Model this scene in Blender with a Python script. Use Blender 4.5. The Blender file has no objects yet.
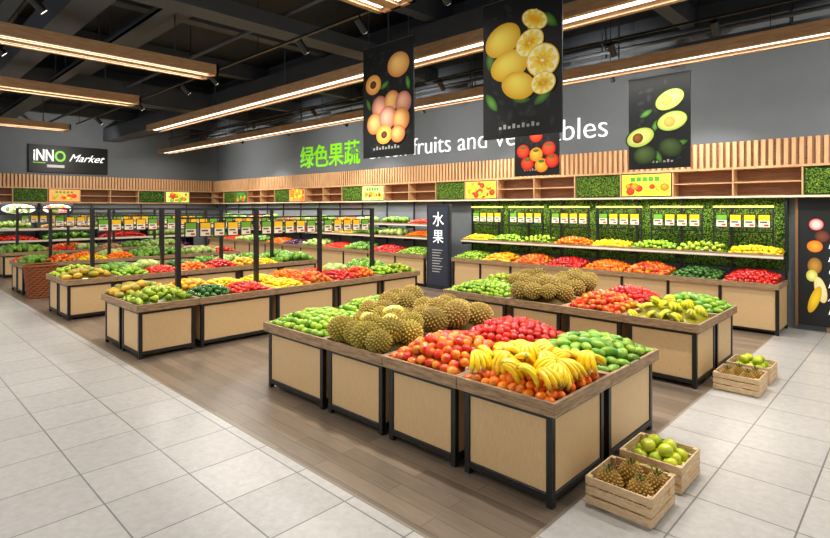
import bpy, math, random
import numpy as np
from mathutils import Vector, Matrix
rng=np.random.default_rng(7); random.seed(7)
sc=bpy.context.scene
sc.view_settings.view_transform='Standard'

def lin(c):
    c=np.asarray(c,dtype=float)/255.0
    return np.where(c<=0.04045,c/12.92,((c+0.055)/1.055)**2.4)

# ------------------------------------------------------------ materials
def mat(name):
    m=bpy.data.materials.new(name); m.use_nodes=True
    nt=m.node_tree; b=nt.nodes['Principled BSDF']; return m,nt,b
def N(nt,t,**k):
    n=nt.nodes.new(t)
    for a,v in k.items(): setattr(n,a,v)
    return n
def vcol(name,rough=.5,spec=.5,noise=0.0,bump=0.0,nscale=40,emit=0.0,metal=0):
    m,nt,b=mat(name)
    a=N(nt,'ShaderNodeAttribute'); a.attribute_name='Col'
    out=a.outputs['Color']
    if noise>0 or bump>0:
        tc=N(nt,'ShaderNodeTexCoord'); nz=N(nt,'ShaderNodeTexNoise'); nz.inputs['Scale'].default_value=nscale; nz.inputs['Detail'].default_value=4
        nt.links.new(tc.outputs['Object'],nz.inputs['Vector'])
        if noise>0:
            mr=N(nt,'ShaderNodeMapRange'); mr.inputs['From Min'].default_value=.3; mr.inputs['From Max'].default_value=.7
            mr.inputs['To Min'].default_value=1-noise; mr.inputs['To Max'].default_value=1+noise*.6
            nt.links.new(nz.outputs['Fac'],mr.inputs['Value'])
            vm=N(nt,'ShaderNodeVectorMath',operation='SCALE')
            nt.links.new(out,vm.inputs[0]); nt.links.new(mr.outputs['Result'],vm.inputs['Scale']); out=vm.outputs[0]
        if bump>0:
            bp=N(nt,'ShaderNodeBump'); bp.inputs['Strength'].default_value=bump; bp.inputs['Distance'].default_value=.01
            nt.links.new(nz.outputs['Fac'],bp.inputs['Height']); nt.links.new(bp.outputs[0],b.inputs['Normal'])
    nt.links.new(out,b.inputs['Base Color'])
    if emit>0:
        nt.links.new(out,b.inputs['Emission Color']); b.inputs['Emission Strength'].default_value=emit
    b.inputs['Roughness'].default_value=rough; b.inputs['Specular IOR Level'].default_value=spec; b.inputs['Metallic'].default_value=metal
    return m
M_fruit=vcol('fruit_skin',.26,.5,noise=.14,nscale=25)
M_rough=vcol('rough_rind',.6,.3,noise=.25,nscale=30)
M_print=vcol('printed_panel',.45,.3)
M_poster=vcol('poster_print',.5,.2,emit=.08)
M_paint=vcol('painted_matte',.6,.3)
M_glow=vcol('lightbox_print',.5,.3,emit=.7)
M_leaf=vcol('artificial_turf',.6,.2)
M_steel=vcol('black_steel',.35,.5)

def wood(name,c1,c2,scale=(1,12,12),rough=.5):
    m,nt,b=mat(name)
    tc=N(nt,'ShaderNodeTexCoord'); mp=N(nt,'ShaderNodeMapping'); mp.inputs['Scale'].default_value=scale
    nz=N(nt,'ShaderNodeTexNoise'); nz.inputs['Scale'].default_value=3; nz.inputs['Detail'].default_value=6
    nt.links.new(tc.outputs['Object'],mp.inputs[0]); nt.links.new(mp.outputs[0],nz.inputs['Vector'])
    r=N(nt,'ShaderNodeValToRGB'); r.color_ramp.elements[0].position=.3; r.color_ramp.elements[1].position=.7
    r.color_ramp.elements[0].color=(*lin(c1),1); r.color_ramp.elements[1].color=(*lin(c2),1)
    nt.links.new(nz.outputs['Fac'],r.inputs[0]); nt.links.new(r.outputs[0],b.inputs['Base Color'])
    b.inputs['Roughness'].default_value=rough
    return m
M_panel=wood('birch_panel',(208,174,126),(218,186,140),(40,40,6),.45)
M_rim=wood('tray_rim_wood',(120,96,70),(180,148,112),(3,3,20),.5)
M_beam=wood('beam_wood',(170,130,92),(198,160,120),(1.5,1.5,14),.5)
M_slat=wood('slat_wood',(190,144,100),(214,172,126),(8,8,1),.5)
M_cub=wood('cubby_wood',(120,80,50),(156,108,70),(1,8,12),.5)
M_crate=wood('crate_pine',(196,164,122),(224,196,156),(6,6,20),.6)

def plain(name,c,rough=.7,noise=.06,scale=3,spec=.3):
    m,nt,b=mat(name)
    tc=N(nt,'ShaderNodeTexCoord'); nz=N(nt,'ShaderNodeTexNoise'); nz.inputs['Scale'].default_value=scale; nz.inputs['Detail'].default_value=5
    nt.links.new(tc.outputs['Object'],nz.inputs['Vector'])
    r=N(nt,'ShaderNodeValToRGB'); l=lin(c)
    r.color_ramp.elements[0].color=(*(l*(1-noise)),1); r.color_ramp.elements[1].color=(*(l*(1+noise)),1)
    nt.links.new(nz.outputs['Fac'],r.inputs[0]); nt.links.new(r.outputs[0],b.inputs['Base Color'])
    b.inputs['Roughness'].default_value=rough; b.inputs['Specular IOR Level'].default_value=spec
    return m
M_wall=plain('grey_wall_paint',(104,109,114))
M_ceil=plain('black_ceiling_paint',(40,44,48))
M_duct=plain('dark_duct',(74,79,86),.55)
M_trim=plain('floor_trim',(140,130,116),.4)
M_beige=plain('beige_wall',(190,160,124))

def emis(name,c,s):
    m,nt,b=mat(name); b.inputs['Base Color'].default_value=(*lin(c),1)
    b.inputs['Emission Color'].default_value=(*lin(c),1); b.inputs['Emission Strength'].default_value=s; return m
M_led=emis('led_strip',(255,246,228),3)

def floor_brick(name,c1,c2,mortar,bw,bh,msize,offset,rough,noise,rot=0,bias=0,nstretch=(1,1,1),nsc=6):
    m,nt,b=mat(name)
    tc=N(nt,'ShaderNodeTexCoord'); mp=N(nt,'ShaderNodeMapping'); mp.inputs['Rotation'].default_value=(0,0,rot)
    nt.links.new(tc.outputs['Object'],mp.inputs[0])
    br=N(nt,'ShaderNodeTexBrick'); br.offset=offset; br.squash=1
    br.inputs['Scale'].default_value=1; br.inputs['Brick Width'].default_value=bw; br.inputs['Row Height'].default_value=bh
    br.inputs['Mortar Size'].default_value=msize; br.inputs['Bias'].default_value=bias; br.inputs['Mortar Smooth'].default_value=.1
    br.inputs['Color1'].default_value=(*lin(c1),1); br.inputs['Color2'].default_value=(*lin(c2),1); br.inputs['Mortar'].default_value=(*lin(mortar),1)
    nt.links.new(mp.outputs[0],br.inputs['Vector'])
    mp2=N(nt,'ShaderNodeMapping'); mp2.inputs['Scale'].default_value=nstretch; nt.links.new(mp.outputs[0],mp2.inputs[0])
    nz=N(nt,'ShaderNodeTexNoise'); nz.inputs['Scale'].default_value=nsc; nz.inputs['Detail'].default_value=8; nz.inputs['Roughness'].default_value=.7
    nt.links.new(mp2.outputs[0],nz.inputs['Vector'])
    mr=N(nt,'ShaderNodeMapRange'); mr.inputs['From Min'].default_value=.3; mr.inputs['From Max'].default_value=.7
    mr.inputs['To Min'].default_value=1-noise; mr.inputs['To Max'].default_value=1+noise
    nt.links.new(nz.outputs['Fac'],mr.inputs['Value'])
    vm=N(nt,'ShaderNodeVectorMath',operation='SCALE'); nt.links.new(br.outputs['Color'],vm.inputs[0]); nt.links.new(mr.outputs[0],vm.inputs['Scale'])
    nt.links.new(vm.outputs[0],b.inputs['Base Color'])
    bp=N(nt,'ShaderNodeBump'); bp.inputs['Strength'].default_value=.3; bp.inputs['Distance'].default_value=.003; bp.invert=True
    nt.links.new(br.outputs['Fac'],bp.inputs['Height']); nt.links.new(bp.outputs[0],b.inputs['Normal'])
    b.inputs['Roughness'].default_value=rough
    return m
M_tile=floor_brick('floor_tile',(184,182,180),(172,170,168),(112,110,108),.6,.6,.006,0,.28,.13,nsc=14)
M_plank=floor_brick('floor_planks',(132,116,100),(104,92,80),(74,64,54),1.2,.15,.003,.4,.3,.2,nstretch=(.6,8,1))

# ------------------------------------------------------------ mesh builder
class MB:
    def __init__(s): s.v=[];s.c=[];s.f=[];s.n=0
    def add(s,V,faces,col,mat=0,smooth=False,raw=False):
        V=np.asarray(V,float).reshape(-1,3); k=len(V)
        C=np.asarray(col,float)
        if not raw: C=lin(C)
        if C.ndim==1: C=np.tile(C,(k,1))
        s.v.append(V); s.c.append(C)
        for F in faces:
            F=np.asarray(F,int)
            if F.size: s.f.append((F+s.n,mat,smooth))
        s.n+=k
    def box(s,x0,x1,y0,y1,z0,z1,col=(128,128,128),mat=0):
        V=[(x,y,z) for z in (z0,z1) for y in (y0,y1) for x in (x0,x1)]
        s.add(V,[[(0,2,3,1),(4,5,7,6),(0,1,5,4),(2,6,7,3),(0,4,6,2),(1,3,7,5)]],col,mat)
    def cyl(s,p0,p1,r,col=(30,30,30),mat=0,n=8,r2=None,smooth=True):
        p0=Vector(p0);p1=Vector(p1);d=(p1-p0).normalized()
        a=d.orthogonal().normalized(); b=d.cross(a); r2=r if r2 is None else r2
        V=[];
        for p,rr in ((p0,r),(p1,r2)):
            for i in range(n):
                t=2*math.pi*i/n; V.append(p+a*math.cos(t)*rr+b*math.sin(t)*rr)
        s.add([tuple(v) for v in V],[[(i,(i+1)%n,n+(i+1)%n,n+i) for i in range(n)]],col,mat,smooth)
        s.add([tuple(v) for v in V],[[tuple(range(n-1,-1,-1)),tuple(range(n,2*n))]],col,mat)
    def obj(s,name,mats,parent=None,bevel=0):
        me=bpy.data.meshes.new(name)
        V=np.concatenate(s.v); C=np.concatenate(s.c)
        me.vertices.add(len(V)); me.vertices.foreach_set('co',V.astype(np.float32).ravel())
        li=np.concatenate([F.ravel() for F,_,_ in s.f]); me.loops.add(len(li)); me.loops.foreach_set('vertex_index',li.astype(np.int32))
        sizes=np.concatenate([np.full(len(F),F.shape[1]) for F,_,_ in s.f])
        st=np.concatenate([[0],np.cumsum(sizes)[:-1]])
        me.polygons.add(len(sizes)); me.polygons.foreach_set('loop_start',st.astype(np.int32))
        me.polygons.foreach_set('material_index',np.concatenate([np.full(len(F),m) for F,m,_ in s.f]).astype(np.int32))
        me.polygons.foreach_set('use_smooth',np.concatenate([np.full(len(F),q) for F,_,q in s.f]))
        me.update(calc_edges=True)
        at=me.color_attributes.new('Col','FLOAT_COLOR','POINT')
        at.data.foreach_set('color',np.concatenate([C,np.ones((len(C),1))],1).astype(np.float32).ravel())
        for m in mats: me.materials.append(m)
        o=bpy.data.objects.new(name,me); sc.collection.objects.link(o)
        if parent: o.parent=parent
        if bevel:
            b=o.modifiers.new('bevel','BEVEL'); b.width=bevel; b.segments=1; b.limit_method='ANGLE'
        return o
def empty(name,loc=(0,0,0)):
    e=bpy.data.objects.new(name,None); e.location=loc; sc.collection.objects.link(e); e.empty_display_size=.1; return e

# ------------------------------------------------------------ fruit templates: V, quads, tris, t
def rev(prof,nu,tfun=None):
    V=[(0,0,prof[0][1])]
    for r,z in prof[1:-1]:
        for i in range(nu):
            a=2*math.pi*i/nu; V.append((r*math.cos(a),r*math.sin(a),z))
    V.append((0,0,prof[-1][1])); k=len(prof)-2
    T=[(0,1+i,1+(i+1)%nu) for i in range(nu)]; Q=[]
    for j in range(k-1):
        for i in range(nu):
            a=1+j*nu+i;b=1+j*nu+(i+1)%nu; Q.append((a,a+nu,b+nu,b))
    e=len(V)-1; o=1+(k-1)*nu
    T+=[(e,o+(i+1)%nu,o+i) for i in range(nu)]
    V=np.array(V,float); t=np.zeros(len(V)) if tfun is None else tfun(V)
    return V,np.array(Q).reshape(-1,4),np.array(T),t
def sph(nu,nv,sx=1,sz=1,tf=None):
    return rev([(sx*math.sin(math.pi*j/nv),sz*math.cos(math.pi*j/nv)) for j in range(nv+1)],nu,tf)
def T_apple(hi):
    nv,nu=(9,12) if hi else (5,8)
    p=[]
    for j in range(nv+1):
        a=math.pi*j/nv; r=math.sin(a); z=math.cos(a)*.9
        if j==0: z=.62
        p.append((r*(1+.06*math.cos(a)),z))
    def tf(V): return np.clip(.5+.6*V[:,0]+.35*V[:,2],0,1)
    return rev(p,nu,tf)
def T_pear(hi):
    p=[(0,1.35),(.12,1.33),(.3,1.15),(.4,.85),(.55,.5),(.82,.15),(.98,-.2),(.95,-.55),(.7,-.85),(.3,-.98),(0,-.93)]
    if not hi: p=p[::2]
    return rev(p,10 if hi else 7,lambda V:np.clip(.5+.5*V[:,0],0,1))
def T_mango(hi):
    V,Q,T,t=sph(12 if hi else 8,9 if hi else 6)
    V=V.copy(); z=V[:,2].copy(); V[:,2]*=1.5; V[:,0]+= .25*z*z; V[:,1]*=.85
    t=np.clip(.4+.6*z,0,1); return V,Q,T,t
def T_lump(hi):
    V,Q,T,t=sph(10,7); r=np.random.default_rng(3)
    V=V*(1+.28*(r.random((len(V),1))-.5)); t=r.random(len(V)); return V,Q,T,t
def T_durian(hi):
    V,Q,T,t=sph(14,10,.92,1.1); V=V.copy()
    n=190 if hi else 110; br=.125 if hi else .17; hh=.17 if hi else .2
    Vs=[V];Ts=[T];ts=[np.zeros(len(V))];o=len(V)
    for i in range(n):
        z=1-2*(i+.5)/n; r=math.sqrt(1-z*z); a=i*2.39996
        d=np.array([r*math.cos(a),r*math.sin(a),z]); p=d*np.array([.9,.9,1.08])
        u=np.cross(d,[0,0,1.0] if abs(z)<.9 else [1.0,0,0]); u/=np.linalg.norm(u); w=np.cross(d,u)
        Vs.append(np.array([p+u*br,p+w*br,p-u*br,p-w*br,p+d*hh])); ts.append(np.array([.1,.1,.1,.1,1.0]))
        Ts.append(np.array([(0,1,4),(1,2,4),(2,3,4),(3,0,4)])+o); o+=5
    return np.concatenate(Vs),Q,np.concatenate(Ts),np.concatenate(ts)
def tube(path,rad,n,t):
    V=[];path=[Vector(p) for p in path]
    for i,p in enumerate(path):
        d=(path[min(i+1,len(path)-1)]-path[max(i-1,0)]).normalized()
        a=Vector((0,1,0)); a=(a-d*a.dot(d)).normalized(); b=d.cross(a)
        for k in range(n):
            an=2*math.pi*k/n; V.append(tuple(p+a*math.cos(an)*rad[i]+b*math.sin(an)*rad[i]))
    Q=[(i*n+k,i*n+(k+1)%n,(i+1)*n+(k+1)%n,(i+1)*n+k) for i in range(len(path)-1) for k in range(n)]
    return np.array(V),np.array(Q),np.repeat(t,n)
def T_banana(hi):
    Vs=[];Qs=[];ts=[];o=0; m=10 if hi else 5; n=6
    for f in range(5):
        s=np.linspace(0,1,m); R=1.35
        path=[(R*math.sin(a*1.9-.3),0,R*math.cos(a*1.9-.3)-R) for a in s]
        rad=.235*np.clip(np.minimum(s*5+.3,(1-s)*4+.2),0,1)
        t=np.where((s<.1)|(s>.95),1.0,np.where(s>.85,.4,0.0))
        V,Q,tt=tube(path,rad,n,t)
        an=(f-2)*.30; c,sn=math.cos(an),math.sin(an)
        V[:,1]+=(f-2)*.13; V=V@np.array([[c,sn,0],[-sn,c,0],[0,0,1]])
        V[:,2]-=abs(f-2)*.06
        Vs.append(V);Qs.append(Q+o);ts.append(tt);o+=len(V)
    V=np.concatenate(Vs); V[:,0]-=.8; V[:,2]+=.55
    return V,np.concatenate(Qs),np.zeros((0,3),int),np.concatenate(ts)
TPL={}
def tpl(k,hi):
    if (k,hi) not in TPL:
        TPL[(k,hi)]=dict(apple=T_apple,pear=T_pear,mango=T_mango,lump=T_lump,durian=T_durian,banana=T_banana)[k](hi)
    return TPL[(k,hi)]
def rots(n,mode):
    yaw=rng.random(n)*2*np.pi
    if mode=='yaw': tx=rng.normal(0,.22,n); ty=rng.normal(0,.22,n)
    elif mode=='lie': tx=np.pi/2+rng.normal(0,.15,n); ty=np.zeros(n)
    else: tx=rng.random(n)*6.28; ty=rng.random(n)*6.28
    def Rx(a):
        c,s=np.cos(a),np.sin(a);z=np.zeros_like(a);o=np.ones_like(a)
        return np.stack([o,z,z,z,c,-s,z,s,c],-1).reshape(-1,3,3)
    def Ry(a):
        c,s=np.cos(a),np.sin(a);z=np.zeros_like(a);o=np.ones_like(a)
        return np.stack([c,z,s,z,o,z,-s,z,c],-1).reshape(-1,3,3)
    def Rz(a):
        c,s=np.cos(a),np.sin(a);z=np.zeros_like(a);o=np.ones_like(a)
        return np.stack([c,-s,z,s,c,z,z,z,o],-1).reshape(-1,3,3)
    return Rz(yaw)@Rx(tx)@Ry(ty)
MODE=dict(apple='yaw',pear='lie',mango='lie',lump='any',durian='lie',banana='yaw')
def put(mb,kind,hi,P,sizes,c1,c2,mode=None,var=.1,mat=0):
    V,Q,T,t=tpl(kind,hi); n=len(P); k=len(V)
    R=rots(n,mode or MODE[kind])
    W=np.einsum('nij,kj->nki',R,V)*np.asarray(sizes).reshape(-1,1,1)+np.asarray(P)[:,None,:]
    c1=lin(c1);c2=lin(c2)
    a=np.clip(t[None,:]+rng.normal(0,.2,(n,1))*(1 if kind not in('banana','durian') else 0),0,1)[...,None]
    C=(c1*(1-a)+c2*a)*(1+rng.normal(0,var,(n,1,1)))
    off=(np.arange(n)*k)[:,None,None]
    fs=[]
    if len(Q): fs.append((Q[None]+off).reshape(-1,4))
    if len(T): fs.append((T[None]+off).reshape(-1,3))
    mb.add(W.reshape(-1,3),fs,np.clip(C,0,1).reshape(-1,3),mat,kind!='durian',raw=True)
def heap(mb,x0,x1,y0,y1,z,kind,c1,c2,r,h=.1,hi=False,slope=0,sp=1.75,var=.13,mat=0):
    """one layer of fruit over a filled mound"""
    cx,cy=(x0+x1)/2,(y0+y1)/2; hx,hy=(x1-x0)/2,(y1-y0)/2
    def mz(x,y):
        u=np.clip(abs((x-cx)/hx),0,1);v=np.clip(abs((y-cy)/hy),0,1)
        return z+h*(1-u**2.6)*(1-v**2.6)+slope*(y-y0)
    g=9; xs=np.linspace(x0,x1,g); ys=np.linspace(y0,y1,g)
    V=[(x,y,float(mz(x,y))) for y in ys for x in xs]
    Q=[(j*g+i,j*g+i+1,(j+1)*g+i+1,(j+1)*g+i) for j in range(g-1) for i in range(g-1)]
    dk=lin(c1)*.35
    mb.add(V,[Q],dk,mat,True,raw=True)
    P=[];j=0;y=y0+r*.9
    while y<=y1-r*.7:
        x=x0+r*.9+(r*sp*.5 if j%2 else 0)
        while x<=x1-r*.7:
            P.append((x+rng.normal(0,r*.14),y+rng.normal(0,r*.14)));x+=r*sp
        y+=r*sp*.87;j+=1
    P=np.array(P); zz=mz(P[:,0],P[:,1])+r*.55+rng.random(len(P))*r*.5
    P=np.column_stack([P,zz])
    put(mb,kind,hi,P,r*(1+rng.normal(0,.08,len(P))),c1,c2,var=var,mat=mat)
PR=dict(
 green_pear=('pear',(130,166,30),(184,198,56),.05,.16),
 lime=('apple',(92,150,22),(160,192,48),.045,.15),
 durian=('durian',(126,104,40),(206,180,98),.135,.15),
 jackfruit=('durian',(132,116,40),(208,186,84),.12,.14),
 peach=('apple',(252,156,40),(214,40,18),.045,.19),
 red_apple=('apple',(226,66,44),(190,10,20),.044,.17),
 banana=('banana',(255,208,20),(120,120,30),.075,.16),
 green_banana=('banana',(214,206,24),(92,120,24),.075,.16),
 orange=('apple',(255,140,6),(246,100,6),.045,.16),
 green_mango=('mango',(86,148,30),(156,190,56),.048,.15),
 yellow_mango=('mango',(252,200,30),(232,140,24),.05,.16),
 watermelon=('apple',(14,74,18),(50,120,30),.11,.08),
 papaya=('mango',(214,166,46),(120,140,40),.065,.14),
 lemon=('mango',(252,216,20),(238,186,16),.035,.13),
 tomato=('apple',(212,34,18),(230,54,20),.04,.13),
 lettuce=('lump',(50,104,20),(134,180,56),.075,.14),
 cabbage=('lump',(128,170,64),(204,216,130),.085,.12),
 potato=('lump',(170,122,68),(200,154,92),.05,.13),
 eggplant=('mango',(50,16,58),(84,34,84),.06,.1),
 avocado=('pear',(36,80,26),(76,128,44),.045,.14),
)
def pile(key,x0,x1,y0,y1,z,hi=False,slope=0,hmul=1,rmul=1):
    k,c1,c2,r,h=PR[key]; mb=MB()
    heap(mb,x0,x1,y0,y1,z,k,c1,c2,r*rmul,h*hmul,hi,slope,sp=(1.9 if k in('apple','lump') else 1.7 if k=='durian' else 2.3 if k in('mango','pear') else 2.4))
    return mb.obj(key+'_pile',[M_rough if k=='durian' else M_fruit])

# ------------------------------------------------------------ room shell
mb=MB(); mb.box(-24,-1.8,2.5,11.6,-.1,0); o=mb.obj('floor_wood',[M_plank])
mb=MB(); mb.box(-24,6,-8,2.5,-.1,0); mb.box(-1.8,6,2.5,11.6,-.1,0); mb.obj('floor',[M_tile])
mb=MB(); mb.box(-24,6,11.3,11.5,0,5.6); mb.obj('wall_back',[M_wall])
mb=MB(); mb.box(-23.6,-23.4,-8,11.3,0,5.6); mb.obj('wall_left',[M_wall])
mb=MB(); mb.box(-24,6,-8,11.5,5.6,5.8); mb.obj('ceiling',[M_ceil])
mb=MB(); mb.box(-1.81,-1.79,2.5,11.3,0,.003); mb.box(-23.4,-1.79,2.49,2.51,0,.003); mb.obj('trim_1',[M_trim])
mb=MB(); mb.box(-1.2,6,11.27,11.3,0,.12); mb.obj('baseboard_back',[M_beige])
# ceiling structure
mb=MB()
for y in (-1.5,1.6,3.6,7.2,10.2): mb.box(-23.4,5.5,y-.12,y+.12,5.2,5.6)
for x in (-21,-18,-15,-12,-9,-6,-3,0): mb.box(x-.12,x+.12,-7.9,11.3,5.25,5.58)
mb.obj('ceiling_girders',[M_duct])
mb=MB()
mb.box(-23.3,5.4,6.6,7.15,4.72,5.2); mb.box(-23.3,5.4,1.9,2.3,4.8,5.2); mb.box(-7.4,-7.0,-7.8,6.6,4.78,5.0)
mb.box(-14.6,-14.1,-7.8,6.6,4.7,5.2)
for y in (3.2,4.5,9.8): mb.cyl((-23.3,y,5.05),(5.4,y,5.05),.035)
mb.obj('ceiling_ducts',[M_duct])
mb=MB()
for y in (3.0,10.0): 
    mb.box(-23,5.4,y-.1,y+.1,4.86,4.9); mb.box(-23,5.4,y-.1,y-.09,4.86,4.96); mb.box(-23,5.4,y+.09,y+.1,4.86,4.96)
    for x in (-22,-19.5,-16.5,-13.5,-10.5,-7.7,-4.5,-1.5,1.5,4.5): mb.box(x-.01,x+.01,y-.1,y-.08,4.9,5.6); mb.box(x-.01,x+.01,y+.08,y+.1,4.9,5.6)
mb.obj('cable_tray',[M_duct])

# wooden beams with LED strips
def area(name,loc,sx,sy,e,rot=(0,0,0),col=(1,.95,.87)):
    l=bpy.data.lights.new(name,'AREA'); l.shape='RECTANGLE'; l.size=sx; l.size_y=sy; l.energy=e; l.color=col
    o=bpy.data.objects.new(name,l); o.location=loc; o.rotation_euler=rot; sc.collection.objects.link(o); return o
def beamX(x0,x1,y,z,w=.42,hgt=.16,e=300):
    mb=MB()
    mb.box(x0,x1,y-w/2,y-w/2+.07,z,z+hgt,mat=0); mb.box(x0,x1,y+w/2-.07,y+w/2,z,z+hgt,mat=0)
    mb.box(x0,x1,y-w/2+.07,y+w/2-.07,z+.05,z+hgt,mat=0)
    mb.box(x0+.05,x1-.05,y-.05,y+.05,z+.03,z+.05,mat=1)
    x=x0+.8
    while x<x1: mb.cyl((x,y,z+hgt),(x,y,5.6),.012,mat=2); x+=3
    mb.obj('wooden_light_beam',[M_beam,M_led,M_duct])
    area('beam_lamp',((x0+x1)/2,y,z+.02),x1-x0-.2,.1,e)
def beamY(y0,y1,x,z,w=.55,hgt=.16,e=120):
    mb=MB()
    mb.box(x-w/2,x+w/2,y0,y1,z+.04,z+hgt); 
    for a,b in ((-w/2,-w/2+.07),(-.08,.08),(w/2-.07,w/2)): mb.box(x+a,x+b,y0,y1,z,z+.04)
    mb.box(x-w/2,x+w/2,y1-.04,y1,z,z+hgt)
    for s in (-.14,.14): mb.box(x+s-.03,x+s+.03,y0,y1-.1,z+.02,z+.04,mat=1)
    y=y1-.6
    while y>y0: mb.cyl((x,y,z+hgt),(x,y,5.6),.012,mat=2); y-=3
    mb.obj('wooden_light_beam',[M_beam,M_led,M_duct])
    for s in (-.14,.14): area('beam_lamp',(x+s,(y0+y1)/2,z+.015),.06,y1-y0-.2,e/2)
beamX(-16,4,5.85,4.3,e=420); beamX(-22.4,4,8.55,4.3,e=520)
for x in (-8.7,-12.2,-17.6): beamY(-6,4.1,x,4.3,e=170)
beamY(-6,4.1,-4.2,4.3,e=150)

# track spotlights
def track(x0,x1,y,z,heads):
    mb=MB(); mb.box(x0,x1,y-.02,y+.02,z,z+.03,(20,20,22))
    x=x0+.3
    while x<x1: mb.cyl((x,y,z+.03),(x,y,5.6),.006,(20,20,22)); x+=2.5
    for hx in heads:
        mb.cyl((hx,y,z),(hx,y,z-.07),.012,(30,30,30))
        mb.cyl((hx,y-.04,z-.05),(hx,y+.10,z-.19),.05,(28,28,30),n=12)
        mb.cyl((hx,y+.10,z-.19),(hx,y+.102,z-.192),.042,(255,250,235),mat=1,n=12)
    mb.obj('track_light',[M_steel,M_led])
track(-18,0,4.4,4.55,[-16,-13,-10.5,-9.3,-6.5,-5.2,-3.8,-2])
track(-20,0,7.8,4.6,[-17,-14,-11,-8,-6.8,-4.5,-3.4,-2])
track(-20,0,1.4,4.6,[-14,-11,-10,-7.5,-6])
track(-22,0,9.6,4.65,[-18,-15,-12,-9,-6.4,-4.2])
def spot(loc,tgt,e,ang=75):
    l=bpy.data.lights.new('spot_lamp','SPOT'); l.energy=e; l.spot_size=math.radians(ang); l.spot_blend=.6; l.shadow_soft_size=.06; l.color=(1,.95,.86)
    o=bpy.data.objects.new('spot_lamp',l); o.location=loc; sc.collection.objects.link(o)
    o.rotation_euler=(Vector(tgt)-Vector(loc)).to_track_quat('-Z','Y').to_euler()
for x in (-5.2,-3.8,-2): spot((x,4.2,4.3),(x,4.2,.8),300)
for x in (-4.5,-2.4): spot((x,7.5,4.3),(x,7.5,.8),320)
for y in (3.6,6.6): spot((-8.4,y,4.3),(-8.4,y,.8),320)
for y in (3.6,6.6): spot((-12.4,y,4.3),(-12.4,y,.8),300)
for x in (-18,-12,-7,-3): spot((x,9.6,4.4),(x,11,1.2),260,90)
for x in (-20,-14,-9,-4.5,0): spot((x,8.9,4.2),(x,11.3,3.9),260,130)  # extra wash spots added to brighten the grey back wall
spot((-20.5,5.5,4.2),(-23.4,5.5,3.5),240,130)  # one more wash spot added to brighten the left wall

# ------------------------------------------------------------ display tables
BK=(22,23,25)
H=.76
def table(x0,x1,y0,y1,h=H):
    mb=MB(); g=.045; lw=.05
    a0,a1,b0,b1=x0+g,x1-g,y0+g,y1-g
    for x in (a0,a1-lw):
        for y in (b0,b1-lw): mb.box(x,x+lw,y,y+lw,0,h-.10,BK,0)
    for y in (b0,b1-.04):
        mb.box(a0+lw,a1-lw,y,y+.04,.05,.10,BK,0); mb.box(a0+lw,a1-lw,y,y+.04,h-.14,h-.10,BK,0)
    for x in (a0,a1-.04):
        mb.box(x,x+.04,b0+lw,b1-lw,.05,.10,BK,0); mb.box(x,x+.04,b0+lw,b1-lw,h-.14,h-.10,BK,0)
    mb.box(a0+lw,a1-lw,b0+.012,b0+.03,.10,h-.14,mat=1); mb.box(a0+lw,a1-lw,b1-.03,b1-.012,.10,h-.14,mat=1)
    mb.box(a0+.012,a0+.03,b0+lw,b1-lw,.10,h-.14,mat=1); mb.box(a1-.03,a1-.012,b0+lw,b1-lw,.10,h-.14,mat=1)
    mb.box(x0,x1,y0,y1,h-.10,h-.065,mat=2)
    t=.028
    mb.box(x0,x1,y0,y0+t,h-.065,h,mat=2); mb.box(x0,x1,y1-t,y1,h-.065,h,mat=2)
    mb.box(x0,x0+t,y0+t,y1-t,h-.065,h,mat=2); mb.box(x1-t,x1,y0+t,y1-t,h-.065,h,mat=2)
    return mb.obj('produce_display_table',[M_steel,M_panel,M_rim],bevel=.003)
def tb(key,x0,x1,y0,y1,hi=False,**k):
    table(x0,x1,y0,y1); a0,a1,b0,b1=x0+.035,x1-.035,y0+.035,y1-.035
    if '|' in key:
        ks=key.split('|'); m=(a0+a1)/2
        pile(ks[0],a0,m-.01,b0,b1,H-.06,hi,**k); pile(ks[1],m+.01,a1,b0,b1,H-.06,hi,**k); return
    ks=key.split('+')
    if len(ks)==1: pile(key,a0,a1,b0,b1,H-.06,hi,**k)
    else:
        m=(b0+b1)/2; k['hmul']=k.get('hmul',1)*.85
        pile(ks[0],a0,a1,b0,m-.01,H-.06,hi,**k); pile(ks[1],a0,a1,m+.01,b1,H-.06,hi,**k)
XA=[-5.62,-4.47,-3.56,-2.69,-1.82]
def cells4(X): return [(X[i],X[i+1]-.004) for i in range(4)]
for (a,b),f,k in zip(cells4(XA),['lime','jackfruit','peach',None],['lime|durian','durian','red_apple','green_mango']):
    if f: tb(f,a,b,3.28,4.195,True)
    tb(k,a,b,4.2,5.25,True)
a,b=cells4(XA)[3]; table(a,b,3.28,4.195)
mb=MB(); heap(mb,a+.035,b-.035,3.315,4.16,H-.06,'apple',(255,150,20),(250,104,8),.042,.12,True,sp=1.9); mb.obj('orange_pile',[M_fruit])
mb=MB(); P=[]
for j in range(6):
    for i in range(5): P.append((a+.13+i*.155+rng.normal(0,.012),3.44+j*.125+rng.normal(0,.012),H+.125+.07*(1-abs(i-2)/2)*(1-abs(j-2.5)/2.5)))
put(mb,'banana',True,np.array(P),np.full(len(P),.095),(255,208,18),(96,84,20),var=.08); mb.obj('banana_pile',[M_fruit])
mb=MB(); put(mb,'mango',True,np.array([(-4.12,3.6,H+.2),(-3.85,3.66,H+.21),(-4.0,3.85,H+.26)]),np.array([.085,.09,.08]),(250,220,110),(236,190,70)); mb.obj('cut_jackfruit',[M_fruit])
XB=[-5.75,-4.5,-3.6,-2.75,-1.86]
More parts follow.
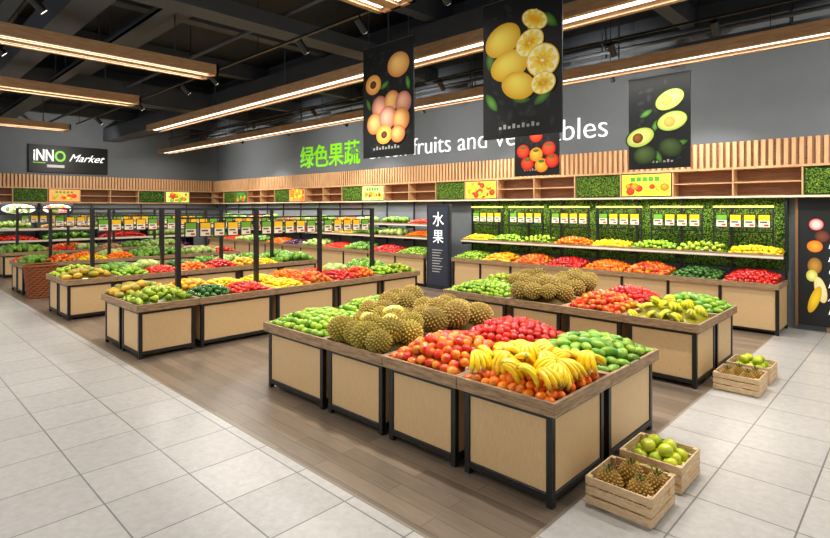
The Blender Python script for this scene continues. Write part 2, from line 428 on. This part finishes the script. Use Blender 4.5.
for (a,b),f,k in zip(cells4(XB),['lime','durian','peach','green_banana'],['green_pear|durian','durian','red_apple','green_mango']):
    tb(f,a,b,6.65,7.5,False); tb(k,a,b,7.505,8.35,False)
def yrow(x0,xc,x1,ys,front,back):
    for (p,q),f,k in zip(zip(ys[:-1],ys[1:]),front,back):
        tb(f,xc+.002,x1,p,q-.004); tb(k,x0,xc-.002,p,q-.004)
yrow(-9.35,-8.58,-7.8,[2.62,3.5,4.8,6.1,7.2,8.3],['green_pear','avocado+tomato','lemon+peach','red_apple+peach','lime+green_pear'],['papaya','yellow_mango+lemon','lemon+orange','tomato+cabbage','lettuce'])
yrow(-12.95,-12.2,-11.45,[2.62,3.5,4.8,6.1,7.2,8.3],['papaya','lime+tomato','orange+red_apple','yellow_mango+lemon','lettuce'],['green_pear','lettuce+cabbage','avocado+lettuce','cabbage+lettuce','lettuce'])
yrow(-17,-16.3,-15.6,[2.65,3.9,5.3,6.8,8.3],['lettuce+peach','lemon+orange','lettuce','cabbage+tomato'],['tomato+lettuce','orange+cabbage','lettuce','potato'])
yrow(-21.2,-20.5,-19.8,[2.9,4.2,5.6,7,8.3],['lettuce','tomato+cabbage','potato+lettuce','cabbage'],['lettuce','orange','eggplant','lettuce'])

# price-tag racks
def tags(mb,along,fixed,p0,p1,z,n,w=.17):
    for i in range(n):
        c=p0+(p1-p0)*(i+.5)/n
        def bx(a0,a1,z0,z1,d,col):
            if along=='y': mb.box(fixed-d,fixed+d,a0,a1,z0,z1,col,1)
            else: mb.box(a0,a1,fixed-d,fixed+d,z0,z1,col,1)
        bx(c-w/2-.014,c+w/2+.014,z-.014,z+.23,.008,(24,24,26))
        bx(c-w/2,c+w/2,z,z+.215,.010,(236,232,212))
        bx(c-w/2,c+w/2,z+.12,z+.215,.012,(250,196,30) if i%4 else (110,170,50))
        bx(c-w/2+.02,c+w/2-.04,z+.075,z+.10,.012,(70,70,70))
        bx(c-.0,c+w/2-.02,z+.02,z+.05,.012,(190,60,50))
        bx(c-.006,c+.006,z+.23,z+.30,.004,(24,24,26))
def rackY(x,y0,n,z=2.1,sp=1.37):
    mb=MB()
    for i in range(n+1):
        y=y0+i*sp; mb.box(x-.035,x+.035,y-.035,y+.035,0,z,BK)
        if i<n:
            mb.box(x-.015,x+.015,y+.035,y+sp-.035,z-.04,z,BK); mb.box(x-.012,x+.012,y+.035,y+sp-.035,z-.18,z-.15,BK)
            tags(mb,'y',x,y+.08,y+sp-.08,z-.46,5)
    return mb.obj('price_tag_rack',[M_steel,M_print])
rackY(-8.58,3.5,3); rackY(-12.2,3.26,3); rackY(-16.3,3.4,3); rackY(-20.5,3.4,3)

# ------------------------------------------------------------ back shelving
def wallshelf(x0,x1,lows,ups,third=None,yf=10.35):
    mb=MB(); h=.85; n=len(lows); w=(x1-x0)/n
    mb.box(x0,x1,yf,11.2,h-.09,h-.065,mat=2); mb.box(x0,x1,yf,yf+.028,h-.065,h,mat=2)
    for x in (x0,x1-.028): mb.box(x,x+.028,yf+.028,11.2,h-.065,h,mat=2)
    for i in range(n+1):
        x=min(max(x0+i*w,x0+.03),x1-.03); mb.box(x-.025,x+.025,yf+.04,yf+.09,0,h-.09,BK,0); mb.box(x-.02,x+.02,11.16,11.2,0,2.28,BK,0)
    mb.box(x0+.05,x1-.05,yf+.06,yf+.08,.08,h-.09,mat=1); mb.box(x0+.05,x1-.05,yf+.045,yf+.085,.05,.08,BK,0)
    mb.box(x0+.012,x0+.03,yf+.09,11.15,.08,h-.09,mat=1); mb.box(x1-.03,x1-.012,yf+.09,11.15,.08,h-.09,mat=1)
    lv=[(1.26,10.75)]+([(1.62,10.85)] if third else [])
    for z,y in lv:
        mb.box(x0,x1,y,11.16,z-.03,z,BK,0); mb.box(x0,x1,y-.02,y,z-.03,z+.05,mat=2)
        mb.box(x0,x1,y-.024,y-.02,z-.02,z+.015,(226,222,208),3)
        for i in range(n+1):
            x=min(max(x0+i*w,x0+.02),x1-.02); mb.box(x-.008,x+.008,y,11.16,z-.1,z-.03,BK,0)
    mb.obj('wall_produce_shelf',[M_steel,M_panel,M_rim,M_print])
    for i in range(n):
        a=x0+i*w+.03;b=x0+(i+1)*w-.03
        pile(lows[i],a,b,yf+.03,11.1,h-.06,slope=.12,hmul=.7)
        u=ups[i]; pile(u,a,b,10.76,11.12,1.262,slope=.25,hmul=.5)
        if third: pile(third[i],a,b,10.86,11.12,1.622,slope=.3,hmul=.4)
wallshelf(-8.65,-1.72,['lime','yellow_mango','peach','red_apple','orange','peach','avocado','red_apple'],['lemon','lime','green_pear','orange','lemon','lime','green_pear','lemon'])
wallshelf(-22.3,-9.6,['lettuce','tomato','cabbage','lettuce','orange','eggplant','cabbage','tomato','lettuce','red_apple','lime'],
 ['cabbage','lettuce','potato','orange','lettuce','tomato','cabbage','lemon','lettuce','cabbage','orange'],['lettuce','cabbage','orange','lettuce','potato','cabbage','lettuce','orange','cabbage','lettuce','tomato'])
mb=MB()
for i in range(6):
    a=-8.5+i*1.13;b=a+.95
    for z in (1.66,2.08): mb.box(a,b,10.99,11.01,z,z+.025,BK)
    mb.box(a,b,10.985,11.015,2.105,2.14,(235,225,90),1)
    for x in (a,b-.02): mb.box(x,x+.025,10.99,11.01,1.30,2.1,BK)
    tags(mb,'x',11.0,a+.03,b-.03,1.76,4)
mb.obj('price_tag_rack',[M_steel,M_print])

# artificial grass
def turf(mb,x0,x1,y,z0,z1,dens=2200,axis='y'):
    def w(a,d,z): return (a,y-d,z) if axis=='y' else (y+d,a,z)
    V=[w(x0,.0,z0),w(x1,.0,z0),w(x1,.0,z1),w(x0,.0,z1)]
    mb.add(V,[[(0,1,2,3)]],(30,66,16),0)
    n=int(dens*(x1-x0)*(z1-z0)); a=rng.uniform(x0+.02,x1-.02,n); z=rng.uniform(z0+.02,z1-.02,n); s=rng.uniform(.012,.026,n); th=rng.random(n)*6.28; d0=rng.uniform(.002,.02,n)
    ca,sa=np.cos(th),np.sin(th); tilt=rng.uniform(.2,1.1,n)
    pts=[]
    for (p,q) in ((-.35,0),(0,-1),(.35,0),(0,1)):
        aa=a+s*(p*ca-q*sa); zz=z+s*(p*sa+q*ca); dd=d0+(q+1)*.5*s*tilt
        pts.append(np.stack([aa,y-dd,zz],-1) if axis=='y' else np.stack([y+dd,aa,zz],-1))
    V=np.stack(pts,1).reshape(-1,3); g=rng.random(n)
    C=lin((58,100,26))[None]*(1-g[:,None])+lin((142,172,60))[None]*g[:,None]
    mb.add(V,[(np.arange(n)*4)[:,None]+np.array([0,1,2,3])],np.repeat(C,4,0),0,raw=True)
mb=MB(); turf(mb,-8.65,-1.72,11.27,1.0,2.3); mb.obj('artificial_grass_wall',[M_leaf])

# ------------------------------------------------------------ fascia (slats + cubbies)
yf=10.98
mb=MB()
mb.box(-23.3,5.9,yf+.02,11.3,2.84,3.3,mat=1)
x=-23.2
while x<5.8: mb.box(x,x+.06,yf-.02,yf+.02,2.84,3.3,mat=0); x+=.11
mb.box(-23.3,5.9,yf-.03,11.3,2.80,2.84,mat=0); mb.box(-23.3,5.9,yf-.03,11.3,2.28,2.32,mat=0)
mb.box(-23.3,5.9,11.25,11.3,2.32,2.80,mat=1)
mb.box(-23.2,5.9,yf-.034,yf-.03,2.285,2.315,(235,225,200),2)
P0=-3.55
seq=[]
x=P0
pat=['L','G','C','C']; i=0
while x>-23.2: seq.append((x-1.03,x,pat[i%4])); x-=1.03; i+=1
x=P0; pat=['C','C','G','L']; i=0
while x<5.0: seq.append((x,x+1.03,pat[i%4])); x+=1.03; i+=1
for a,b,t in seq:
    a=max(a,-23.25)
    mb.box(a-.012,a+.012,yf-.02,11.25,2.32,2.80,mat=0)
    if t=='C': mb.box(a+.012,b-.012,yf,11.25,2.55,2.57,mat=0)
mb.obj('wall_fascia_shelf',[M_slat,M_cub,M_paint])
mb=MB()
for a,b,t in seq:
    if t=='G': turf(mb,a+.02,b-.02,yf+.02,2.33,2.79,2200)
mb.obj('artificial_grass_panels',[M_leaf])

def disc(mb,pl,cx,cy,rx,ry,rot,ci,co,lay,off=(0,0),seg=24,pw=1.5,mat=0,pointy=False):
    """flat printed ellipse on plane pl(u,v,layer)"""
    rings=5; V=[];C=[]
    ci=lin(ci);co=lin(co)
    for j in range(rings+1):
        f=j/rings
        for i in range(seg):
            t=2*math.pi*i/seg
            ex=rx*math.cos(t); ey=ry*math.sin(t)
            if pointy: ey*=abs(math.sin(t))**.6
            u=ex*f+off[0]*rx*(1-f); v=ey*f+off[1]*ry*(1-f)
            V.append(pl(cx+u*math.cos(rot)-v*math.sin(rot),cy+u*math.sin(rot)+v*math.cos(rot),lay)); C.append(ci*(1-f**pw)+co*f**pw)
    Q=[(j*seg+i,(j+1)*seg+i,(j+1)*seg+(i+1)%seg,j*seg+(i+1)%seg) for j in range(rings) for i in range(seg)]
    mb.add(V,[Q],np.array(C),mat,raw=True)
def slice_(mb,pl,cx,cy,r,lay,rind=(236,196,30),flesh=(250,220,80),sq=1.0,rot=0,mat=0):
    disc(mb,pl,cx,cy,r,r*sq,rot,rind,rind,lay,mat=mat); disc(mb,pl,cx,cy,r*.92,r*.92*sq,rot,(250,244,200),(250,244,200),lay+1,mat=mat)
    for k in range(9):
        t=2*math.pi*(k+.5)/9
        u=math.cos(t)*r*.47;v=math.sin(t)*r*.47*sq
        disc(mb,pl,cx+u*math.cos(rot)-v*math.sin(rot),cy+u*math.sin(rot)+v*math.cos(rot),r*.38,r*.165,math.atan2(v,u)+rot,flesh,flesh,lay+2,seg=10,mat=mat)
def lightbox(u0,u1,z0,z1,kind,plane):
    mb=MB(); w=u1-u0; hh=z1-z0
    def pl(u,v,l):
        return (u0+u,plane[1]-.03-l*.0015,z0+v) if plane[0]=='y' else (plane[1]+.03+l*.0015,u0+u,z0+v)
    if plane[0]=='y': mb.box(u0,u1,plane[1]-.03,plane[1]+.02,z0,z1,(60,60,60),1)
    else: mb.box(plane[1]-.02,plane[1]+.03,u0,u1,z0,z1,(60,60,60),1)
    bg=[(226,214,60),(250,190,60),(206,226,120),(250,150,80),(60,90,40)][kind%5]
    m=.015
    mb.add([pl(m,m,1),pl(w-m,m,1),pl(w-m,hh-m,1),pl(m,hh-m,1)],[[(0,1,2,3)]],bg,0)
    r=random.Random(kind*7+3)
    cols=[((250,150,40),(220,80,20)),((240,70,40),(170,20,20)),((150,200,60),(70,130,30)),((250,220,70),(230,170,30))]
    for i in range(16 if kind%2==0 else 34):
        c=cols[r.randrange(4)]; q=r.uniform(.05,.1)*hh/.5
        disc(mb,pl,r.uniform(.12,w-.12),r.uniform(.09,hh*(.5 if kind%2==0 else .85)),q,q*.9,0,c[0],c[1],2+i*.3,(-.2,.3),16)
    if kind%2==0:
      for i in range(5):
        mb.add([pl(w*.2+i*w*.12,hh*.66,2),pl(w*.29+i*w*.12,hh*.66,2),pl(w*.29+i*w*.12,hh*.86,2),pl(w*.2+i*w*.12,hh*.86,2)],[[(0,1,2,3)]],(60,140,50),0)
    mb.obj('lightbox_sign',[M_glow,M_steel])
kk=0
for a,b,t in seq:
    if t=='L': lightbox(a+.02,b-.02,2.33,2.79,kk,('y',yf)); kk+=1
xf=-23.0
mb=MB()
mb.box(-23.4,xf-.02,-7.9,10.94,2.84,3.3,mat=1)
y=-7.8
while y<10.9: mb.box(xf-.02,xf+.02,y,y+.06,2.84,3.3,mat=0); y+=.11
mb.box(-23.4,xf+.03,-7.9,10.94,2.80,2.84,mat=0); mb.box(-23.4,xf+.03,-7.9,10.94,2.28,2.32,mat=0); mb.box(-23.4,-23.35,-7.9,10.94,2.32,2.8,mat=1)
seqy=[];y=10.9;pat=['C','L','G','C'];i=0
while y>-6: seqy.append((y-1.03,y,pat[i%4])); y-=1.03;i+=1
for a,b,t in seqy:
    mb.box(-23.35,xf,a-.012,a+.012,2.32,2.8,mat=0)
    if t=='C': mb.box(-23.35,xf,a+.012,b-.012,2.55,2.57,mat=0)
mb.obj('wall_fascia_shelf',[M_slat,M_cub])
mb=MB()
for a,b,t in seqy:
    if t=='G': turf(mb,a+.02,b-.02,xf-.02,2.33,2.79,900,axis='x')
mb.obj('artificial_grass_panels',[M_leaf])
for a,b,t in seqy:
    if t=='L': lightbox(a+.02,b-.02,2.33,2.79,kk,('x',xf)); kk+=1
# round-topped food pictures (dark rounded frames with a plate of food) under the fascia
def foodpic(y0,y1,z0,z1,cols):
    mb=MB(); w=y1-y0;hh=z1-z0
    def pl(u,v,l): return (xf+.03+l*.0015,y0+u,z0+v)
    mb.box(xf-.02,xf+.03,y0,y1,z0,z1,(22,22,24),1)
    disc(mb,pl,w/2,hh/2,w*.45,hh*.42,0,(236,234,226),(200,200,190),1)
    r=random.Random(int(y0*10))
    for i in range(26):
        c=cols[i%len(cols)]; disc(mb,pl,w/2+r.uniform(-.3,.3)*w,hh/2+r.uniform(-.26,.26)*hh,.07,.05,r.random()*3,c[0],c[1],2+i*.3,(-.2,.3),12)
    mb.obj('food_picture_sign',[M_glow,M_steel])
foodpic(3.3,4.4,1.86,2.27,[((190,180,70),(90,120,50)),((240,230,200),(200,180,140)),((110,150,60),(60,90,30))])
foodpic(4.5,5.5,1.86,2.27,[((250,150,140),(200,60,60)),((240,120,110),(180,40,50)),((120,160,60),(60,110,30))])
mb=MB()
for z,x in ((.5,-22.3),(.95,-22.5),(1.35,-22.7)):
    mb.box(-23.3,x,2.6,9.9,z-.03,z,BK,0); mb.box(x,x+.02,2.6,9.9,z-.04,z+.03,(226,216,196),1)
mb.box(-23.3,-22.35,2.6,9.9,0,.4,mat=2)
for y in (2.6,4.4,6.2,8.0,9.86): mb.box(-23.35,-23.3,y,y+.04,0,2.28,BK,0); mb.box(-23.3,-22.6,y,y+.02,.4,1.32,BK,0)
mb.obj('wall_produce_shelf',[M_steel,M_print,M_panel])
ks=['lettuce','tomato','cabbage','orange','lettuce','potato','lemon','red_apple','lettuce','eggplant','cabbage','tomato']
for i,y in enumerate((2.65,4.45,6.25,8.05)):
    for j,(z,x) in enumerate(((.5,-22.3),(.95,-22.5),(1.35,-22.7))):
        pile(ks[(i*3+j)%12],-23.25,x-.02,y+.03,y+1.7,z,rmul=1.2)

# ------------------------------------------------------------ lettering
def text(s,parent,loc,rot,width,mat_,height=None,ext=.02,shear=0,name='letters',bold=0):
    cu=bpy.data.curves.new(name,'FONT'); cu.body=s; cu.extrude=ext; cu.shear=shear; cu.offset=bold
    o=bpy.data.objects.new(name,cu); sc.collection.objects.link(o); bpy.context.view_layer.update()
    d=o.dimensions; sx=width/max(d.x,.01); sy=sx if height is None else height/max(d.y,.01)
    o.scale=(sx,sy,1); o.location=loc; o.rotation_euler=rot; cu.materials.append(mat_); o.parent=parent; return o
M_white=emis('white_letters',(250,250,250),.6); M_green=emis('green_letters',(120,200,20),.6)
R_b=(math.pi/2,0,0); R_l=(math.pi/2,0,math.pi/2)
e=empty('wall_lettering_sign',(0,0,0))
text('绿色果蔬',e,(-16.7,11.28,3.62),R_b,3.4,M_green,name='green_characters',bold=.01)
text('Green fruits and vegetables',e,(-13.0,11.28,3.66),R_b,7.95,M_white,name='white_letters',bold=-.015)
e=empty('storefront_logo_sign',(0,0,0))
mb=MB(); mb.box(-23.4,-23.3,4.2,6.75,3.42,4.42,(14,14,15)); mb.obj('sign_board',[M_print],parent=e)
text('iNN',e,(-23.28,4.32,3.84),R_l,.62,M_white,name='logo_word',bold=.02,height=.42); text('O',e,(-23.28,4.98,3.84),R_l,.34,M_green,name='logo_letter',bold=.02,height=.40)
text('Market',e,(-23.28,5.42,3.86),R_l,1.2,M_white,shear=.5,name='script_word')
mb=MB(); mb.box(-23.3,-23.285,4.32,4.7,3.74,3.78,(130,210,30)); mb.box(-23.3,-23.285,4.75,5.3,3.60,3.70,(220,220,220)); mb.obj('sign_underline',[M_print],parent=e)

e=empty('fruit_zone_sign',(0,0,0))
mb=MB(); mb.box(-9.5,-8.72,10.36,10.44,0,2.2,(38,42,52)); mb.box(-9.44,-8.78,10.352,10.36,.1,2.12,(52,58,72))
for i in range(9): mb.box(-9.3,-8.95-.05*(i%3),10.348,10.352,1.0-.07*i,1.02-.07*i,(190,190,190))
mb.obj('sign_board',[M_print],parent=e)
text('水',e,(-9.30,10.35,1.66),R_b,.38,M_white,ext=.003,name='character_1'); text('果',e,(-9.29,10.35,1.22),R_b,.36,M_white,ext=.003,name='character_2')

# ------------------------------------------------------------ hanging posters
def poster(x0,y,z0,art,w=.96,h=1.5):
    mb=MB(); mb.box(x0,x0+w,y,y+.02,z0,z0+h,(26,28,30))
    def pl(u,v,l): return (x0+u*w,y-.001-l*.0008,z0+v*w)
    mb.cyl((x0-.01,y+.01,z0+h),(x0+w+.01,y+.01,z0+h),.014,(30,30,30),1)
    for x in (x0+.1,x0+w-.1): mb.cyl((x,y+.01,z0+h),(x,y+.01,5.6),.004,(70,70,70),1,n=5)
    rr=random.Random(int(x0*100))
    for i in range(40):
        q=rr.uniform(.03,.1); disc(mb,pl,rr.uniform(.11,.89),rr.uniform(.11,1.45),q,q*.5,rr.random()*3,(44,47,49),(26,28,30),.2+.01*i,seg=12)
    # chalk caption strokes at the foot
    for i in range(9): 
        u=.22+i*.06; mb.add([pl(u,.1,1),pl(u+.035,.1,1),pl(u+.035,.13+.02*(i%2),1),pl(u,.13+.02*(i%2),1)],[[(0,1,2,3)]],(150,150,148),0)
    art(mb,pl); return mb.obj('hanging_fruit_poster',[M_poster,M_steel])
YL=((252,232,96),(222,166,20)); LF=((90,140,56),(36,76,28))
def art_lemon(mb,pl):
    for (u,v,r) in ((.15,1.12,.7),(.85,1.2,2.4),(.12,.42,2.2),(.78,.40,.6),(.1,.9,1.6),(.5,.42,2.9)): disc(mb,pl,u,v,.13,.055,r,*LF,3,pointy=True)
    disc(mb,pl,.27,1.10,.24,.18,.3,*YL,5,(-.2,.3)); slice_(mb,pl,.68,1.24,.17,6,rot=-.5,sq=.6)
    disc(mb,pl,.36,.80,.25,.17,.15,*YL,8,(-.2,.3)); slice_(mb,pl,.62,1.0,.18,11,rot=.4,sq=.8)
    slice_(mb,pl,.78,.78,.2,15,rot=-.3,sq=.9); disc(mb,pl,.48,.56,.22,.15,-.3,*YL,19,(-.2,.3)); slice_(mb,pl,.79,.54,.15,21,sq=.8)
def art_peach(mb,pl):
    PE=((236,190,116),(176,96,50)); PK=((226,170,140),(150,84,76))
    for (u,v,r) in ((.45,.98,.4),(.9,.95,1.8),(.12,.75,2)): disc(mb,pl,u,v,.1,.04,r,*LF,3,pointy=True)
    disc(mb,pl,.72,1.22,.21,.17,0,(240,200,120),(190,120,60),5,(-.2,.3)); slice_f(mb,pl,.22,1.02)
    disc(mb,pl,.35,.70,.16,.15,.2,*PK,6,(-.2,.3)); disc(mb,pl,.6,.75,.15,.14,.2,*PE,7,(-.2,.3)); disc(mb,pl,.82,.70,.15,.15,.2,*PK,8,(-.2,.3))
    disc(mb,pl,.25,.47,.16,.15,.2,*PE,9,(-.2,.3)); disc(mb,pl,.52,.53,.17,.16,.2,*PK,10,(-.2,.3)); disc(mb,pl,.78,.48,.16,.16,.2,*PE,11,(-.2,.3))
    disc(mb,pl,.45,.30,.16,.13,.1,(244,196,110),(216,140,50),12); disc(mb,pl,.45,.30,.06,.05,.1,(120,64,34),(84,42,22),13)
    disc(mb,pl,.72,.29,.14,.12,.1,*PE,14,(-.2,.3))
def slice_f(mb,pl,u,v):
    disc(mb,pl,u,v,.16,.14,0,(246,200,120),(220,140,60),5); disc(mb,pl,u,v,.065,.055,0,(120,64,34),(84,42,22),6)
def art_avocado(mb,pl):
    for (u,v,r,pit) in ((.68,1.14,.4,0),(.72,.78,.2,0),(.2,.55,.3,1)):
        disc(mb,pl,u,v,.26,.18,r,(46,64,30),(24,38,18),4); disc(mb,pl,u,v,.235,.155,r,(232,224,130),(156,180,80),6,(.1,0))
        disc(mb,pl,u-.04,v-.01,.09,.085,r,(150,90,40) if pit else (206,184,96),(84,44,20) if pit else (176,150,70),8,(-.2,.3))
    for (u,v,r) in ((.3,.95,.5),(.5,.2,2.),(.45,.72,1.2),(.85,.4,.3)): disc(mb,pl,u,v,.12,.05,r,*LF,3,pointy=True)
    disc(mb,pl,.28,.24,.2,.16,.1,(80,100,56),(26,44,20),9,(-.2,.3)); disc(mb,pl,.7,.34,.2,.16,-.3,(70,90,50),(24,40,20),9,(-.2,.3))
def art_berry(mb,pl):
    RD=((244,90,50),(176,20,16)); YE=((250,190,70),(224,120,20))
    for i,(u,v) in enumerate(((.2,.5),(.5,.42),(.78,.52),(.3,.25),(.62,.2),(.85,.28),(.5,.8),(.25,.95),(.7,1.0))):
        disc(mb,pl,u,v,.15,.14,0,*(YE if i%3==1 else RD),5+u,(-.2,.3)); disc(mb,pl,u,v+.08,.07,.03,0,*LF,9,pointy=True)
poster(-5.59,4.8,2.78,art_peach); poster(-3.55,4.8,2.85,art_lemon); poster(-3.6,8.95,2.74,art_avocado); poster(-5.85,8.95,2.72,art_berry)

# ------------------------------------------------------------ chalkboard on the wall
e=empty('fruit_chalkboard',(0,0,0))
mb=MB(); mb.box(-1.6,1.2,11.2,11.3,.1,2.27,(30,32,34))
mb.box(-1.62,-1.58,11.18,11.3,.08,2.28,(120,90,60))
def pl(u,v,l): return (-1.55+u,11.198-l*.001,.1+v)
disc(mb,pl,.72,1.85,.24,.17,.9,(60,84,40),(30,46,20),2); disc(mb,pl,.72,1.85,.2,.14,.9,(240,226,110),(170,190,70),3); disc(mb,pl,.7,1.82,.08,.08,0,(150,90,40),(90,50,20),4)
disc(mb,pl,.22,1.72,.1,.1,0,(250,240,230),(210,60,50),2); disc(mb,pl,.3,1.52,.1,.1,0,(120,70,50),(80,40,30),3); disc(mb,pl,.2,1.35,.11,.1,0,(250,170,60),(230,110,20),4); disc(mb,pl,.2,1.02,.1,.14,0,(200,150,60),(130,90,40),5); disc(mb,pl,.16,.85,.08,.1,0,(250,240,150),(190,200,70),6)
disc(mb,pl,.28,.62,.08,.22,.2,(250,240,200),(240,220,140),7); disc(mb,pl,.2,.45,.07,.24,-.3,(250,214,50),(220,170,20),8,pointy=False)
mb.obj('board_panel',[M_print],parent=e)
for s,z,w in (('Pineapple',1.42,.75),('Kiwi',1.2,.26),('Ginger',.98,.46),('Mango',.76,.42),('Apple',.54,.4),('Banana',.32,.5)):
    text(s,e,(-1.18,11.196,z),R_b,w,M_white,ext=.003,shear=.3,name='chalk_word',bold=-.01)

# ------------------------------------------------------------ crates
def crate(x0,y0,w=.46,d=.44,h=.21):
    mb=MB(); x1=x0+w;y1=y0+d
    for x in (x0+.012,x1-.042):
        for y in (y0+.012,y1-.042): mb.box(x,x+.03,y,y+.03,0.0,h-.005)
    for i in range(3):
        z=.012+i*.068
        mb.box(x0,x1,y0,y0+.012,z,z+.056); mb.box(x0,x1,y1-.012,y1,z,z+.056)
        mb.box(x0,x0+.012,y0+.012,y1-.012,z,z+.056); mb.box(x1-.012,x1,y0+.012,y1-.012,z,z+.056)
    for i in range(5): mb.box(x0+.012,x1-.012,y0+.02+i*.083,y0+.09+i*.083,.012,.024)
    mb.obj('wooden_crate',[M_crate],bevel=.002)
crate(-1.74,3.56); crate(-1.74,4.14); crate(-1.78,6.85); crate(-1.78,7.42)
def greenapples(cx,cy):
    mb=MB(); P=[]
    for k,(n,s) in enumerate(((4,.1),(3,.11),(2,.12))):
        for i in range(n):
            for j in range(n): P.append((cx+(i-(n-1)/2)*s+rng.normal(0,.008),cy+(j-(n-1)/2)*s+rng.normal(0,.008),.08+.075*k))
    put(mb,'apple',True,np.array(P),np.full(len(P),.056),(140,176,16),(210,214,60),mode='yaw'); mb.obj('green_apple_pile',[M_fruit])
greenapples(-1.51,4.36)
def pineapples(P):
    mb=MB()
    V,Q,T,t=T_durian(True)
    for (x,y,z,s) in P:
        W_=V*np.array([s,s,s*1.1])+np.array([x,y,z]); c=lin((140,106,44))*(1-t[:,None])+lin((244,204,110))*t[:,None]
        mb.add(W_,[Q,T],c,0,raw=True)
        mb.cyl((x,y,z+s*1.1),(x,y,z+s*1.1+.05),.012,(110,90,50),0,6,.008)
        for k in range(6):
            a=6.28*k/6; b=Vector((x+math.cos(a)*.012,y+math.sin(a)*.012,z+s*1.2)); mb.cyl(b,b+Vector((math.cos(a)*.035,math.sin(a)*.035,.035)),.01,(110,116,50),0,5,.001)
    mb.obj('pineapple_pile',[M_rough])
pineapples([(-1.62,3.68,.13,.095),(-1.41,3.70,.13,.09),(-1.54,3.87,.14,.095),(-1.36,3.88,.13,.085)])
pineapples([(-1.66,6.97,.13,.085),(-1.46,6.98,.13,.085),(-1.58,7.16,.13,.085),(-1.42,7.17,.13,.08)])
greenapples(-1.55,7.64)

# wicker basket
mb=MB(); bx,by=-15.1,2.95
prof=[]; 
for j in range(29):
    z=j/28*.75; prof.append((.25+.07*z/.75+(.008 if j%2 else -.004),z))
nu=32;V=[];Q=[]
for j,(r,z) in enumerate(prof):
    for i in range(nu):
        t=2*math.pi*i/nu; k=1/max(abs(math.cos(t))**4+abs(math.sin(t))**4,1e-6)**.25; wv=.006 if (i+j//2)%2 else -.004
        V.append((bx+(r+wv)*k*math.cos(t),by+(r+wv)*k*math.sin(t),z))
Q=[(j*nu+i,j*nu+(i+1)%nu,(j+1)*nu+(i+1)%nu,(j+1)*nu+i) for j in range(28) for i in range(nu)]
cc=[lin((150,84,44)) if ((i+j//2)%2) else lin((104,54,28)) for j in range(29) for i in range(nu)]
mb.add(V,[Q],np.array(cc),0,raw=True)
for i in range(16):
    t0=6.283*i/16;t1=6.283*(i+1)/16
    f=lambda t:1/max(abs(math.cos(t))**4+abs(math.sin(t))**4,1e-6)**.25*.325
    mb.cyl((bx+f(t0)*math.cos(t0),by+f(t0)*math.sin(t0),.755),(bx+f(t1)*math.cos(t1),by+f(t1)*math.sin(t1),.755),.02,(150,90,50))
mb.box(bx-.2,bx+.2,by-.2,by+.2,.0,.02,(100,60,30))
mb.obj('wicker_basket',[M_paint])

# area lights added under the fascia to brighten the shelves
area('shelf_fill_light',(-5.2,10.95,2.27),6.9,.05,80,(math.radians(-12),0,0)); area('shelf_fill_light',(-16,10.95,2.27),12.5,.05,150,(math.radians(-12),0,0))
area('shelf_fill_light',(-22.9,5,2.27),.05,10,80)

# ------------------------------------------------------------ world, camera
w=bpy.data.worlds.new('World'); sc.world=w; w.use_nodes=True
bg=w.node_tree.nodes['Background']; bg.inputs[0].default_value=(1,.97,.93,1); bg.inputs[1].default_value=.75
cam=bpy.data.cameras.new('Camera'); cam.sensor_width=36; cam.lens=532/830*36; cam.shift_y=-61/830
co=bpy.data.objects.new('Camera',cam); co.location=(0,0,2.1); co.rotation_euler=(math.pi/2,0,math.radians(43.8)); sc.collection.objects.link(co); sc.camera=co
